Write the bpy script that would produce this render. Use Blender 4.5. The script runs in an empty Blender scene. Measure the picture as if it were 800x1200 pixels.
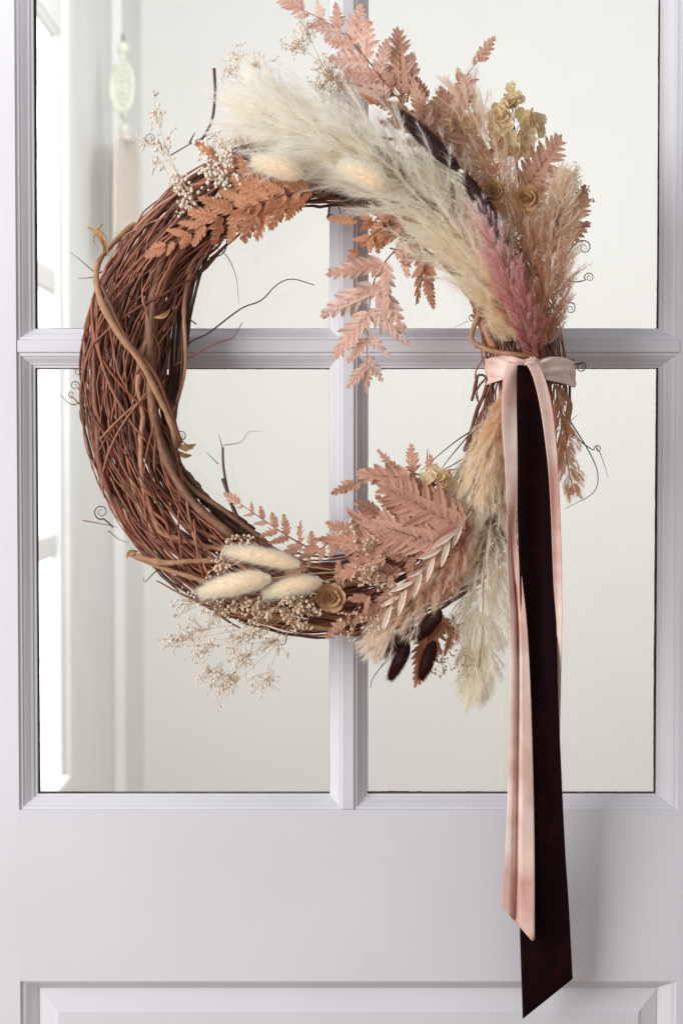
import bpy, math, random
import numpy as np
from mathutils import Vector, Matrix

# ------------------------------------------------------------------ camera, world, lamps, exposure
S = 0.00085                       # metres per photo pixel on the door face
DIST, PITCH = 1.9, math.radians(2.1)
CAMZ = DIST * math.tan(PITCH)
CD = math.hypot(DIST, CAMZ)
scene = bpy.context.scene
col = scene.collection

cam_d = bpy.data.cameras.new("camera")
cam = bpy.data.objects.new("camera", cam_d)
col.objects.link(cam)
cam.location = (0, -DIST, CAMZ)
cam.rotation_euler = (math.radians(90) - PITCH, 0, 0)
cam_d.sensor_fit = 'VERTICAL'
cam_d.sensor_height = 36
cam_d.lens = 36 * CD / (1200 * S)
cam_d.clip_end = 50
cam_d.dof.use_dof = True
cam_d.dof.focus_distance = CD - 0.07
cam_d.dof.aperture_fstop = 7.5
scene.camera = cam

world = bpy.data.worlds.new("World")
scene.world = world
world.use_nodes = True
bg = world.node_tree.nodes["Background"]
bg.inputs[0].default_value = (1.0, 0.99, 0.985, 1)
bg.inputs[1].default_value = 0.46

def area(name, loc, target, sx, sy, power, color):
    d = bpy.data.lights.new(name, 'AREA')
    d.shape = 'RECTANGLE'; d.size = sx; d.size_y = sy; d.energy = power; d.color = color
    o = bpy.data.objects.new(name, d); col.objects.link(o)
    o.location = loc
    o.rotation_euler = (Vector(target) - Vector(loc)).to_track_quat('-Z', 'Y').to_euler()
    return o
area("window_light", (-1.62, -1.45, 0.3), (0.0, 0, 0.0), 1.2, 1.6, 46, (1.0, 0.985, 0.975))
area("hall_fill", (0.5, 0.5, 1.2), (-0.2, 3.1, -0.7), 2.4, 1.2, 64, (1.0, 0.995, 0.985))  # added fill lamp, out of view, to brighten the room behind the glass

scene.view_settings.view_transform = 'Standard'
scene.view_settings.look = 'None'
scene.view_settings.gamma = 1
scene.view_settings.use_curve_mapping = False
scene.view_settings.exposure = 0.03
scene.cycles.diffuse_bounces = 16
scene.cycles.max_bounces = 20
scene.cycles.transparent_max_bounces = 16
scene.cycles.transmission_bounces = 10

random.seed(7)
rng = np.random.default_rng(7)
CP, SP = math.cos(PITCH), math.sin(PITCH)

def ray(px, py):
    a, b = (px - 400) * S, (600 - py) * S
    return Vector((a, CP * CD + SP * b, -SP * CD + CP * b))
def P(px, py, D=0.0):             # photo position at D (in pixel units) in front of the door face
    d = ray(px, py)
    t = (-D * S + DIST) / d.y
    return Vector((0, -DIST, CAMZ)) + d * t
def PX(px, py, x):                # photo position on a plane x = const
    d = ray(px, py)
    return Vector((0, -DIST, CAMZ)) + d * (x / d.x)
def PN(a):                        # rows px,py,D -> world, vectorised
    a = np.asarray(a, float)
    px, py, D = a[:, 0], a[:, 1], a[:, 2]
    b = (600 - py) * S
    d = np.stack([(px - 400) * S, CP * CD + SP * b, -SP * CD + CP * b], 1)
    t = (-D * S + DIST) / d[:, 1]
    return np.array([0, -DIST, CAMZ]) + d * t[:, None]

def lin(r, g, b):
    f = lambda c: ((c / 255 + 0.055) / 1.055) ** 2.4 if c > 10 else c / 255 / 12.92
    return (f(r), f(g), f(b), 1)

# ------------------------------------------------------------------ object helpers
WT = {}
def empty(name, loc, label=None, cat=None, parent=None):
    o = bpy.data.objects.new(name, None); col.objects.link(o)
    o.empty_display_size = 0.02
    loc = Vector(loc); WT[o] = loc
    if parent: o.parent = parent; o.location = loc - WT[parent]
    else: o.location = loc
    if label: o["label"] = label
    if cat: o["category"] = cat
    return o
def link(name, me, parent=None, M=None, w=None, mat=None):
    """M: full world matrix of the object; w: pure world translation"""
    o = bpy.data.objects.new(name, me); col.objects.link(o)
    if M is None: M = Matrix.Translation(w if w is not None else (0, 0, 0))
    WT[o] = M.to_translation()
    if parent:
        o.parent = parent
        o.matrix_basis = Matrix.Translation(-WT[parent]) @ M
    else: o.matrix_basis = M
    if mat and not me.materials: me.materials.append(mat)
    return o
def mesh_np(name, V, F, mat=None, smooth=True, col_attr=None, uv=None, floats=None):
    """V (n,3); F (m,k) with k=3 or 4"""
    V = np.asarray(V, np.float32); F = np.asarray(F, np.int32)
    me = bpy.data.meshes.new(name)
    m, k = F.shape
    me.vertices.add(len(V)); me.vertices.foreach_set("co", V.ravel())
    me.loops.add(m * k); me.loops.foreach_set("vertex_index", F.ravel())
    me.polygons.add(m)
    me.polygons.foreach_set("loop_start", np.arange(m, dtype=np.int32) * k)
    me.polygons.foreach_set("use_smooth", np.full(m, bool(smooth)))
    me.update(calc_edges=True)
    if col_attr is not None:
        a = me.attributes.new("tint", 'FLOAT_COLOR', 'POINT')
        c = np.ones((len(V), 4), np.float32); c[:, :3] = col_attr
        a.data.foreach_set("color", c.ravel())
    if floats is not None:
        a = me.attributes.new("rib", 'FLOAT', 'POINT')
        a.data.foreach_set("value", np.asarray(floats, np.float32))
    if uv is not None:
        u = me.uv_layers.new(name="UVMap")
        u.data.foreach_set("uv", np.asarray(uv, np.float32)[F.ravel()].ravel())
    if mat: me.materials.append(mat)
    return me
def part(name, V, F, parent, mat, smooth=True, **kw):
    V = np.asarray(V, float); c = (V.min(0) + V.max(0)) / 2
    me = mesh_np(name, V - c, F, mat, smooth, **kw)
    return link(name, me, parent, w=Vector(c))
def spline(pts, n):
    p = np.asarray(pts, float)
    if len(p) == 2: return p[0] + (p[1] - p[0]) * np.linspace(0, 1, n)[:, None]
    q = np.vstack([2 * p[0] - p[1], p, 2 * p[-1] - p[-2]])
    seg = np.linalg.norm(np.diff(p, axis=0), axis=1); cum = np.concatenate([[0], np.cumsum(seg)])
    s = np.linspace(0, cum[-1], n); i = np.clip(np.searchsorted(cum, s, 'right') - 1, 0, len(p) - 2)
    t = ((s - cum[i]) / np.maximum(seg[i], 1e-9))[:, None]
    a, b, c, d = q[i], q[i + 1], q[i + 2], q[i + 3]
    return 0.5 * (2 * b + (c - a) * t + (2 * a - 5 * b + 4 * c - d) * t ** 2 + (3 * b - a - 3 * c + d) * t ** 3)
def tube(C, r, k=6):
    """tube round centre line C (n,3 world) with radii r; returns V, F, uv"""
    C = np.asarray(C, float); n = len(C); r = np.broadcast_to(r, (n,))
    T = np.gradient(C, axis=0); T /= np.linalg.norm(T, axis=1)[:, None] + 1e-12
    ref = np.array([0, 1.0, 0.03]); N = np.cross(T, ref)
    ln = np.linalg.norm(N, axis=1)[:, None]
    N = np.where(ln > 1e-3, N / (ln + 1e-12), np.array([1.0, 0, 0])); B = np.cross(T, N)
    a = np.arange(k) / k * 2 * math.pi
    V = C[:, None, :] + r[:, None, None] * (np.cos(a)[None, :, None] * N[:, None, :] + np.sin(a)[None, :, None] * B[:, None, :])
    i = np.arange(n - 1)[:, None] * k; j = np.arange(k)[None, :]; j2 = (j + 1) % k
    F = np.stack([i + j, i + j2, i + k + j2, i + k + j], -1).reshape(-1, 4)
    V = V.reshape(-1, 3)
    L = np.concatenate([[0], np.cumsum(np.linalg.norm(np.diff(C, axis=0), axis=1))])
    uv = np.stack([np.tile(np.minimum(a, 2 * math.pi - a) / math.pi, n), np.repeat(L, k)], 1)
    # end caps as collapsed quads
    caps = []
    for base in (0, (n - 1) * k):
        for q in range(1, k - 1, 2):
            caps.append([base, base + q, base + q + 1, base + (q + 2 if q + 2 < k else q + 1 - 1)])
    caps = [c for c in caps if len(set(c)) == 4]
    if caps: F = np.vstack([F, np.array(caps)])
    return V, F, uv
def join(parts):
    Vs, Fs, U, off = [], [], [], 0
    for p in parts:
        Vs.append(p[0]); Fs.append(np.asarray(p[1]) + off); off += len(p[0])
        if len(p) > 2: U.append(p[2])
    return np.vstack(Vs), np.vstack(Fs), (np.vstack(U) if U else None)
def box(x0, x1, y0, y1, z0, z1):
    V = [(x, y, z) for x in (x0, x1) for y in (y0, y1) for z in (z0, z1)]
    F = [(0, 1, 3, 2), (4, 6, 7, 5), (0, 4, 5, 1), (2, 3, 7, 6), (0, 2, 6, 4), (1, 5, 7, 3)]
    return np.array(V, float), np.array(F)
def bevel(o, w=0.0012, seg=2):
    m = o.modifiers.new("bevel", 'BEVEL'); m.width = w; m.segments = seg; m.limit_method = 'ANGLE'
    return o

# ------------------------------------------------------------------ materials
def newmat(name):
    m = bpy.data.materials.new(name); m.use_nodes = True
    nt = m.node_tree; b = nt.nodes["Principled BSDF"]
    return m, nt, b
def N(nt, t, **kw):
    n = nt.nodes.new(t)
    for k, v in kw.items():
        if k in n.inputs.keys(): n.inputs[k].default_value = v
        else: setattr(n, k, v)
    return n
def ramp(nt, stops):
    r = nt.nodes.new("ShaderNodeValToRGB"); e = r.color_ramp.elements
    while len(e) < len(stops): e.new(0.5)
    for el, (p, c) in zip(e, stops): el.position = p; el.color = c
    return r
def mat_paint(name, base, rough=0.42, bump=0.05, scale=(60, 60, 6), var=0.93):
    m, nt, b = newmat(name)
    tc = N(nt, "ShaderNodeTexCoord"); mp = N(nt, "ShaderNodeMapping"); mp.inputs["Scale"].default_value = scale
    nz = N(nt, "ShaderNodeTexNoise", Scale=6.0, Detail=6.0, Roughness=0.6)
    big = N(nt, "ShaderNodeTexNoise", Scale=5.0, Detail=3.0)
    nt.links.new(tc.outputs["Object"], mp.inputs[0]); nt.links.new(mp.outputs[0], nz.inputs["Vector"])
    nt.links.new(tc.outputs["Object"], big.inputs["Vector"])
    d = tuple(c * var for c in base[:3]) + (1,)
    r = ramp(nt, [(0.3, d), (0.6, base)])
    nt.links.new(big.outputs[0], r.inputs[0]); nt.links.new(r.outputs[0], b.inputs["Base Color"])
    bp = N(nt, "ShaderNodeBump", Strength=bump, Distance=0.002)
    nt.links.new(nz.outputs[0], bp.inputs["Height"]); nt.links.new(bp.outputs[0], b.inputs["Normal"])
    b.inputs["Roughness"].default_value = rough
    return m
def mat_var(name, stops, rough=0.7, trans=0.0, scale=300.0, dark=0.7, bump=0.3, rib=False, uvstreak=False, sheen=0.0):
    """colour picked per object from a ramp, broken up by fine noise"""
    m, nt, b = newmat(name)
    oi = N(nt, "ShaderNodeObjectInfo"); r = ramp(nt, stops)
    nt.links.new(oi.outputs["Random"], r.inputs[0])
    tc = N(nt, "ShaderNodeTexCoord")
    nz = N(nt, "ShaderNodeTexNoise", Scale=scale, Detail=5.0, Roughness=0.65)
    src = tc.outputs["Object"]
    if uvstreak:
        mp = N(nt, "ShaderNodeMapping"); mp.inputs["Scale"].default_value = (3.0, 60, 1)
        nt.links.new(tc.outputs["UV"], mp.inputs[0])
        add = N(nt, "ShaderNodeVectorMath", operation='ADD')
        nt.links.new(mp.outputs[0], add.inputs[0]); nt.links.new(oi.outputs["Location"], add.inputs[1])
        nz.inputs["Scale"].default_value = 2.2; src = add.outputs[0]
    nt.links.new(src, nz.inputs["Vector"])
    mr = N(nt, "ShaderNodeMapRange"); mr.inputs[1].default_value = 0.3; mr.inputs[2].default_value = 0.7
    mr.inputs[3].default_value = dark; mr.inputs[4].default_value = 1.25
    nt.links.new(nz.outputs[0], mr.inputs[0])
    mx = N(nt, "ShaderNodeVectorMath", operation='SCALE')
    nt.links.new(r.outputs[0], mx.inputs[0]); nt.links.new(mr.outputs[0], mx.inputs["Scale"])
    out = mx.outputs[0]
    if rib:
        at = N(nt, "ShaderNodeAttribute", attribute_name="rib")
        m2 = N(nt, "ShaderNodeMapRange"); m2.inputs[3].default_value = 0.62; m2.inputs[4].default_value = 1.0
        m2.inputs[2].default_value = 0.35
        nt.links.new(at.outputs["Fac"], m2.inputs[0])
        mx2 = N(nt, "ShaderNodeVectorMath", operation='SCALE')
        nt.links.new(out, mx2.inputs[0]); nt.links.new(m2.outputs[0], mx2.inputs["Scale"]); out = mx2.outputs[0]
    if rib:
        bl = N(nt, "ShaderNodeTexNoise", Scale=2.6, Detail=4.0, Roughness=.7); ofs = N(nt, "ShaderNodeVectorMath", operation='ADD')
        nt.links.new(tc.outputs["Object"], ofs.inputs[0]); nt.links.new(oi.outputs["Location"], ofs.inputs[1])
        sc2 = N(nt, "ShaderNodeVectorMath", operation='SCALE'); sc2.inputs["Scale"].default_value = 7.0
        nt.links.new(oi.outputs["Location"], sc2.inputs[0]); nt.links.new(sc2.outputs[0], ofs.inputs[1]); nt.links.new(ofs.outputs[0], bl.inputs["Vector"])
        m3 = N(nt, "ShaderNodeMapRange"); m3.inputs[1].default_value = .48; m3.inputs[2].default_value = .72; m3.inputs[4].default_value = .6
        nt.links.new(bl.outputs[0], m3.inputs[0])
        mc = N(nt, "ShaderNodeMix", data_type='RGBA', blend_type='MULTIPLY'); mc.inputs[7].default_value = (.62, .42, .34, 1)
        nt.links.new(m3.outputs[0], mc.inputs[0]); nt.links.new(out, mc.inputs[6]); out = mc.outputs[2]
    nt.links.new(out, b.inputs["Base Color"]); b.inputs["Roughness"].default_value = rough
    b.inputs["Sheen Weight"].default_value = sheen
    if bump:
        bp = N(nt, "ShaderNodeBump", Strength=bump, Distance=0.0006)
        nt.links.new(nz.outputs[0], bp.inputs["Height"]); nt.links.new(bp.outputs[0], b.inputs["Normal"])
    if trans:
        tr = N(nt, "ShaderNodeBsdfTranslucent"); ms = N(nt, "ShaderNodeMixShader"); ms.inputs[0].default_value = trans
        nt.links.new(out, tr.inputs[0])
        nt.links.new(b.outputs[0], ms.inputs[1]); nt.links.new(tr.outputs[0], ms.inputs[2])
        nt.links.new(ms.outputs[0], nt.nodes["Material Output"].inputs[0])
    return m
def mat_hair(name, trans=0.45):
    m, nt, b = newmat(name); nt.nodes.remove(b)
    at = N(nt, "ShaderNodeAttribute", attribute_name="tint")
    df = N(nt, "ShaderNodeBsdfDiffuse"); tr = N(nt, "ShaderNodeBsdfTranslucent"); ms = N(nt, "ShaderNodeMixShader")
    ms.inputs[0].default_value = trans
    nt.links.new(at.outputs["Color"], df.inputs[0]); nt.links.new(at.outputs["Color"], tr.inputs[0])
    nt.links.new(df.outputs[0], ms.inputs[1]); nt.links.new(tr.outputs[0], ms.inputs[2])
    nt.links.new(ms.outputs[0], nt.nodes["Material Output"].inputs[0])
    return m
M_door = mat_paint("door_paint", (0.70, 0.70, 0.755, 1))
M_doorh = mat_paint("door_paint_rail", (0.70, 0.70, 0.755, 1), scale=(6, 60, 60))
M_wall = mat_paint("wall_paint", (0.80, 0.80, 0.78, 1), rough=0.8, bump=0.02, scale=(8, 8, 8), var=0.98)
M_wall2 = mat_paint("wall_paint_white", (0.80, 0.81, 0.80, 1), rough=0.7, bump=0.02, scale=(8, 8, 8))
M_floor = mat_var("floor_boards", [(0, (0.3, 0.2, 0.13, 1)), (1, (0.3, 0.2, 0.13, 1))], scale=20, bump=0.1)
M_gap = mat_var("old_sealant", [(0, (0.035, 0.024, 0.018, 1)), (1, (0.09, 0.06, 0.04, 1))], rough=0.9, scale=120, dark=0.3)
M_glass, nt, b = newmat("window_glass"); nt.nodes.remove(b)
tr = N(nt, "ShaderNodeBsdfTransparent"); gl = N(nt, "ShaderNodeBsdfGlossy", Roughness=0.02); fr = N(nt, "ShaderNodeFresnel", IOR=1.5); ms = N(nt, "ShaderNodeMixShader")
tr.inputs[0].default_value = (0.972, 0.975, 0.97, 1)
nt.links.new(fr.outputs[0], ms.inputs[0]); nt.links.new(tr.outputs[0], ms.inputs[1]); nt.links.new(gl.outputs[0], ms.inputs[2])
nt.links.new(ms.outputs[0], nt.nodes["Material Output"].inputs[0])
M_day, nt, b = newmat("daylit_pane"); nt.nodes.remove(b)
em = N(nt, "ShaderNodeEmission", Color=(0.97, 0.99, 1, 1), Strength=1.9)
nt.links.new(em.outputs[0], nt.nodes["Material Output"].inputs[0])
M_vine = mat_var("grapevine_bark", [(0.0, lin(88, 52, 40)), (0.15, lin(144, 84, 62)), (0.4, lin(172, 104, 78)), (0.58, lin(154, 76, 58)), (0.75, lin(204, 154, 122)), (0.88, lin(182, 122, 92)), (1.0, lin(120, 70, 54))], rough=0.48, dark=0.35, bump=0.7, uvstreak=True)
M_vined = mat_var("dark_vine_bark", [(0.0, lin(70, 50, 42)), (0.5, lin(108, 78, 60)), (1.0, lin(88, 56, 46))], rough=0.65, dark=0.45, bump=0.7, uvstreak=True)
M_vinef = mat_var("fine_vine_bark", [(0.0, lin(170, 110, 84)), (1.0, lin(170, 110, 84))], rough=0.6, dark=0.4, bump=0.4, uvstreak=True)
M_vinet = mat_var("tan_vine_bark", [(0.0, lin(182, 138, 104)), (1.0, lin(166, 118, 86))], rough=0.65, dark=0.5, bump=0.9, uvstreak=True)
M_vineb = mat_var("old_vine_bark", [(0.0, lin(140, 100, 78)), (1.0, lin(156, 112, 86))], rough=0.7, dark=0.3, bump=1.0, uvstreak=True)
M_tend = mat_var("tendril_bark", [(0.0, lin(46, 34, 32)), (0.6, lin(82, 52, 44)), (1.0, lin(112, 70, 56))], rough=0.6, bump=0)
M_hair = mat_hair("plume_fibre", 0.5)
M_stem = mat_var("straw_stem", [(0, lin(180, 150, 110)), (1, lin(160, 126, 92))], bump=0)
M_stemp = mat_var("pale_stem", [(0, lin(214, 192, 160)), (1, lin(200, 172, 140))], bump=0)
def fernmat(name, a, b_, c): return mat_var(name, [(0, a), (0.5, b_), (1, c)], rough=0.75, trans=0.36, scale=160, dark=0.82, bump=0.35, rib=True)
M_fo = fernmat("fern_copper", lin(220, 158, 120), lin(230, 176, 140), lin(202, 136, 98))
M_fp = fernmat("fern_pale_pink", lin(244, 212, 198), lin(238, 198, 180), lin(248, 222, 210))
M_fr = fernmat("fern_dusty_rose", lin(220, 170, 144), lin(230, 188, 164), lin(198, 140, 112))
M_ft = fernmat("fern_tan_rose", lin(222, 178, 154), lin(202, 150, 124), lin(234, 196, 174))
M_rach = mat_var("fern_stalk", [(0, lin(110, 70, 58)), (1, lin(140, 92, 74))], bump=0)
M_hyd = mat_var("hydrangea_petal", [(0, lin(240, 226, 190)), (0.5, lin(232, 210, 164)), (1, lin(244, 234, 208))], trans=0.35, scale=220, dark=0.8, bump=0.2, rib=True)
M_ros = mat_var("rosette_petal", [(0, lin(212, 170, 126)), (1, lin(186, 140, 100))], trans=0.15, scale=260, dark=0.7, bump=0.4)
M_bud = mat_var("gypsophila_bud", [(0, lin(244, 226, 204)), (1, lin(236, 212, 186))], trans=0.25, scale=500, bump=0)
M_budw = mat_var("gypsophila_bud_white", [(0, lin(250, 242, 230)), (1, lin(246, 234, 218))], trans=0.25, scale=500, bump=0)
M_bunny = mat_var("bunny_tail_core", [(0, lin(244, 218, 186)), (1, lin(240, 210, 176))], scale=300, bump=0)
M_bunnyd = mat_var("dark_bunny_tail_core", [(0, lin(52, 24, 24)), (1, lin(40, 20, 22))], scale=300, bump=0)
M_oat = mat_var("bleached_leaf", [(0, lin(246, 230, 214)), (1, lin(236, 214, 196))], trans=0.25, scale=200, dark=0.85, rib=True)
def mat_velvet(name, base, dark, sheen, tint, scale=40.0, k=(0.35, 0.65), detail=4.0):
    m, nt, b = newmat(name)
    tc = N(nt, "ShaderNodeTexCoord"); nz = N(nt, "ShaderNodeTexNoise", Scale=scale, Detail=detail, Roughness=0.6)
    fine = N(nt, "ShaderNodeTexNoise", Scale=900.0, Detail=2.0)
    nt.links.new(tc.outputs["Object"], nz.inputs["Vector"]); nt.links.new(tc.outputs["Object"], fine.inputs["Vector"])
    r = ramp(nt, [(k[0], dark), (k[1], base)]); nt.links.new(nz.outputs[0], r.inputs[0])
    nt.links.new(r.outputs[0], b.inputs["Base Color"])
    b.inputs["Roughness"].default_value = 0.85; b.inputs["Sheen Weight"].default_value = sheen
    b.inputs["Sheen Roughness"].default_value = 0.35; b.inputs["Sheen Tint"].default_value = tint
    b.inputs["Specular IOR Level"].default_value = 0.06
    ad = N(nt, "ShaderNodeMath", operation='ADD'); nt.links.new(nz.outputs[0], ad.inputs[0]); nt.links.new(fine.outputs[0], ad.inputs[1])
    bp = N(nt, "ShaderNodeBump", Strength=0.35, Distance=0.0008)
    nt.links.new(ad.outputs[0], bp.inputs["Height"]); nt.links.new(bp.outputs[0], b.inputs["Normal"])
    return m
M_blush = mat_velvet("blush_velvet", lin(240, 218, 208), lin(206, 156, 144), 0.08, (1, 0.93, 0.9, 1), 11.0, (.36, .6))
M_burg = mat_velvet("burgundy_velvet", lin(66, 17, 26), lin(24, 8, 11), 0.22, (0.8, 0.25, 0.3, 1), 16.0, (.56, .95), 8.0)

# ------------------------------------------------------------------ setting behind and round the door
def struct(name, V, F, mat):
    o = part(name, V, F, None, mat, smooth=False); o["kind"] = "structure"; return o
XL, YB, ZF, ZC = -0.55, 3.1, -1.12, 1.35
struct("floor", *box(-2.6, 3.2, -2.4, YB + 0.1, ZF - 0.05, ZF), M_floor)
struct("wall_back", *box(XL, 3.2, YB, YB + 0.1, ZF, ZC), M_wall)
# ------------------------------------------------------------------ the side wall with a glazed window, seen through the panes
wy0, wy1 = 0.55, PX(64, 600, XL).y
wz1, wz0 = PX(62, 42, XL).z, PX(70, 903, XL).z
struct("wall_left", *join([box(XL - 0.12, XL, 0.14, wy0, ZF, ZC), box(XL - 0.12, XL, wy1, YB, ZF, ZC),
                           box(XL - 0.12, XL, wy0, wy1, wz1, ZC), box(XL - 0.12, XL, wy0, wy1, ZF, wz0)])[:2], M_wall2)
win = empty("window", (XL, (wy0 + wy1) / 2, wz0), "white framed window with three rows of daylit panes behind the door glass", "window")
zr = [wz0, PX(64, 652, XL).z, PX(64, 624, XL).z, PX(64, 345, XL).z, PX(64, 316, XL).z, wz1]
ym = (wy0 + wy1) / 2
for ya, yb in ((wy0, ym - 0.02), (ym + 0.02, wy1)):
    for za, zb in ((zr[0], zr[1]), (zr[2], zr[3]), (zr[4], zr[5])):
        part("pane", *box(XL - 0.010, XL - 0.006, ya, yb, za, zb), win, M_day, smooth=False)
for za, zb in ((zr[1], zr[2]), (zr[3], zr[4])):
    bevel(part("glazing_bar", *box(XL - 0.012, XL + 0.004, wy0, wy1, za, zb), win, M_wall2, smooth=False), 0.006)
part("glazing_bar", *box(XL - 0.011, XL + 0.003, ym - 0.02, ym + 0.02, wz0, wz1), win, M_wall2, smooth=False)
for y0, y1, t in ((wy1, wy1 + 0.05, 0.012), (wy1 + 0.051, wy1 + 0.115, 0.022), (wy1 + 0.116, wy1 + 0.16, 0.014)):
    bevel(part("casing", *box(XL + 0.0005, XL + t, y0, y1, wz0 - 0.05, wz1 + 0.11), win, M_wall2, smooth=False), 0.004)
bevel(part("casing", *box(XL + 0.0005, XL + 0.02, wy0, wy1 - 0.001, wz1, wz1 + 0.11), win, M_wall2, smooth=False), 0.004)
bevel(part("sill", *box(XL + 0.0005, XL + 0.03, wy0, wy1 - 0.001, wz0 - 0.05, wz0), win, M_wall2, smooth=False), 0.004)
bevel(struct("corner_trim", *box(XL + 0.0005, XL + 0.03, YB - 0.42, YB - 0.001, ZF, ZC), M_wall2), 0.005)

# hanging ornament on the side wall
M_mac = mat_var("ornament_cord", [(0, lin(226, 228, 214)), (1, lin(216, 218, 204))], scale=120, dark=0.8)
M_tas = mat_var("tassel_thread", [(0, lin(226, 216, 206)), (1, lin(214, 204, 194))], scale=200, dark=0.8)
M_met = mat_var("nail_metal", [(0, lin(90, 88, 86)), (1, lin(90, 88, 86))], rough=0.4, bump=0)
ox = XL + 0.062
def OP(px, py): return np.array(PX(px, py, ox))
orn = empty("hanging_ornament", OP(147, 270), "pale carved disc and tassel hanging on the white wall behind the glass", "ornament")
s_ = np.linalg.norm(OP(146, 100) - OP(146, 101))
V, F, uv = tube(spline([OP(144, -60), OP(144, 48)], 8), 0.25 * s_, 6); part("cord", V, F, orn, M_met)
na = OP(144, -60); V, F, uv = tube(np.array([[XL - 0.01, na[1], na[2]], [ox + 0.01, na[1], na[2]]]), 1.5 * s_, 8); part("nail", V, F, orn, M_met)
def lathe(c, prof, k=14, flat=1.0):
    a = np.arange(k) / k * 2 * math.pi
    V = [[c[0] + r * math.cos(t), c[1] + r * flat * math.sin(t), c[2] + z] for r, z in prof for t in a]
    n = len(prof); F = [[i * k + j, i * k + (j + 1) % k, (i + 1) * k + (j + 1) % k, (i + 1) * k + j] for i in range(n - 1) for j in range(k)]
    return np.array(V), np.array(F)
def sph(c, rx, rz, k=12, n=8, ry=None):
    return lathe(c, [(max(rx * math.sin(math.pi * i / n), 1e-5), -rz * math.cos(math.pi * i / n)) for i in range(n + 1)], k, (ry or rx) / rx)
part("cap", *lathe(OP(144, 44), [(1e-4, 4 * s_), (1.3 * s_, 4 * s_), (1.6 * s_, -4 * s_), (1e-4, -4 * s_)]), orn, M_met)
part("bead", *sph(OP(144, 57), 7 * s_, 8 * s_), orn, M_mac)
part("bead", *sph(OP(144, 68), 4 * s_, 4 * s_), orn, M_mac)
# carved disc: ring plus pierced spokes
dc = OP(143, 102); rx, rz = 12.5 * s_, 29 * s_
th = np.linspace(0, 2 * math.pi, 33)
V, F, uv = tube(np.stack([dc[0] + rx * np.cos(th), dc[1] + 0.35 * rx * np.sin(th), dc[2] + rz * np.sin(th)], 1), 2.6 * s_, 8)
disc = part("carved_disc", V, F, orn, M_mac)
for k in range(9):
    z = (k - 4) / 4.6; w = math.sqrt(1 - z * z)
    V, F, uv = tube(np.array([[dc[0] - rx * w, dc[1], dc[2] + rz * z - 3 * s_], [dc[0], dc[1] - 0.004, dc[2] + rz * z + 3 * s_], [dc[0] + rx * w, dc[1], dc[2] + rz * z - 2 * s_]]), 2.1 * s_, 6)
    part("spoke", V, F, disc, M_mac)
V, F, uv = tube(np.array([[dc[0], dc[1], dc[2] + rz], [dc[0], dc[1], dc[2] - rz]]), 2 * s_, 6); part("spoke", V, F, disc, M_mac)
part("bead", *sph(OP(145, 136), 4.5 * s_, 5 * s_), orn, M_mac)
part("bead", *sph(OP(146, 151), 6 * s_, 7 * s_), orn, M_mac)
tas = []
for k in range(70):
    a, r = random.uniform(0, 6.28), math.sqrt(random.random())
    x0, x1 = 146 + 9 * r * math.cos(a), 147 + 14 * r * math.cos(a)
    p0, p1, p2 = OP(x0, 160), OP(x1, 185), OP(x1 + random.uniform(-1.5, 1.5), 292 + random.uniform(-4, 4))
    for p, q in ((p0, .6), (p1, 1), (p2, 1)): p[1] += 9 * s_ * q * r * math.sin(a)
    tas.append(tube(spline([p0, p1, p2], 7), 1.5 * s_, 5))
V, F, uv = join(tas); t = part("tassel", V, F, orn, M_tas); t["kind"] = "stuff"
part("tassel_cap", *sph(OP(146, 162), 10 * s_, 6 * s_), orn, M_tas)

# ------------------------------------------------------------------ door
XS = [P(20, 520).x, P(796, 520).x]              # inner edges of stiles (face)
GX = [P(40, 520).x, P(773, 520).x]              # glass edges
mvl, mvr = P(400, 520).x, P(415, 520).x         # vertical bar flat
mgl, mgr = P(386, 520).x, P(431, 520).x
mhz1, mhz0 = P(400, 398).z, P(400, 413).z       # horizontal bar flat
mgz1, mgz0 = P(400, 384).z, P(400, 431).z
rz_f, rz_g = P(400, 949).z, P(400, 933).z       # bottom rail edge, glass bottom
top_g = mgz1 + (mgz0 - rz_g); top_f = top_g + (rz_g - rz_f)
ZB = ZF + 0.006; ZT = top_f + 0.13
pz1 = P(400, 1150).z; pz0 = ZB + 0.2
DX0, DX1 = XS[0] - 0.115, XS[1] + 0.115
TH = 0.042; GY = 0.016
door = empty("glazed_door", ((DX0 + DX1) / 2, TH / 2, ZB), "white painted door with glass panes over a raised lower panel", "door")
def dpart(name, b, mat=M_door, bw=0.0012): return bevel(part(name, *b, door, mat, smooth=False), bw)
for sx in ((DX0, XS[0]), (XS[1], DX1)): part("stile", *box(sx[0], sx[1], 0, TH, ZB, ZT), door, M_door, smooth=False)
part("rail", *box(XS[0], XS[1], 0.00006, TH, pz1, rz_f), door, M_door, smooth=False)
dpart("rail", box(XS[0], XS[1], 0.0004, TH, ZB, pz0), M_doorh, 0.0006)
dpart("rail", box(XS[0], XS[1], 0.0004, TH, top_f, ZT), M_doorh, 0.0006)
dpart("muntin", box(mvl, mvr, 0.0006, TH - 0.001, rz_f, top_f))
dpart("muntin", box(XS[0], mvl, 0.001, TH - 0.001, mhz0, mhz1), M_doorh); dpart("muntin", box(mvr, XS[1], 0.001, TH - 0.001, mhz0, mhz1), M_doorh)
PROF = [(0.0, 0.0016), (0.04, 0.0030), (0.22, 0.0033), (0.26, 0.0050), (0.36, 0.0058), (0.50, 0.0078), (0.64, 0.0100), (0.78, 0.0112), (0.82, 0.0130), (0.97, 0.0136), (1.0, 0.0158)]
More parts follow.
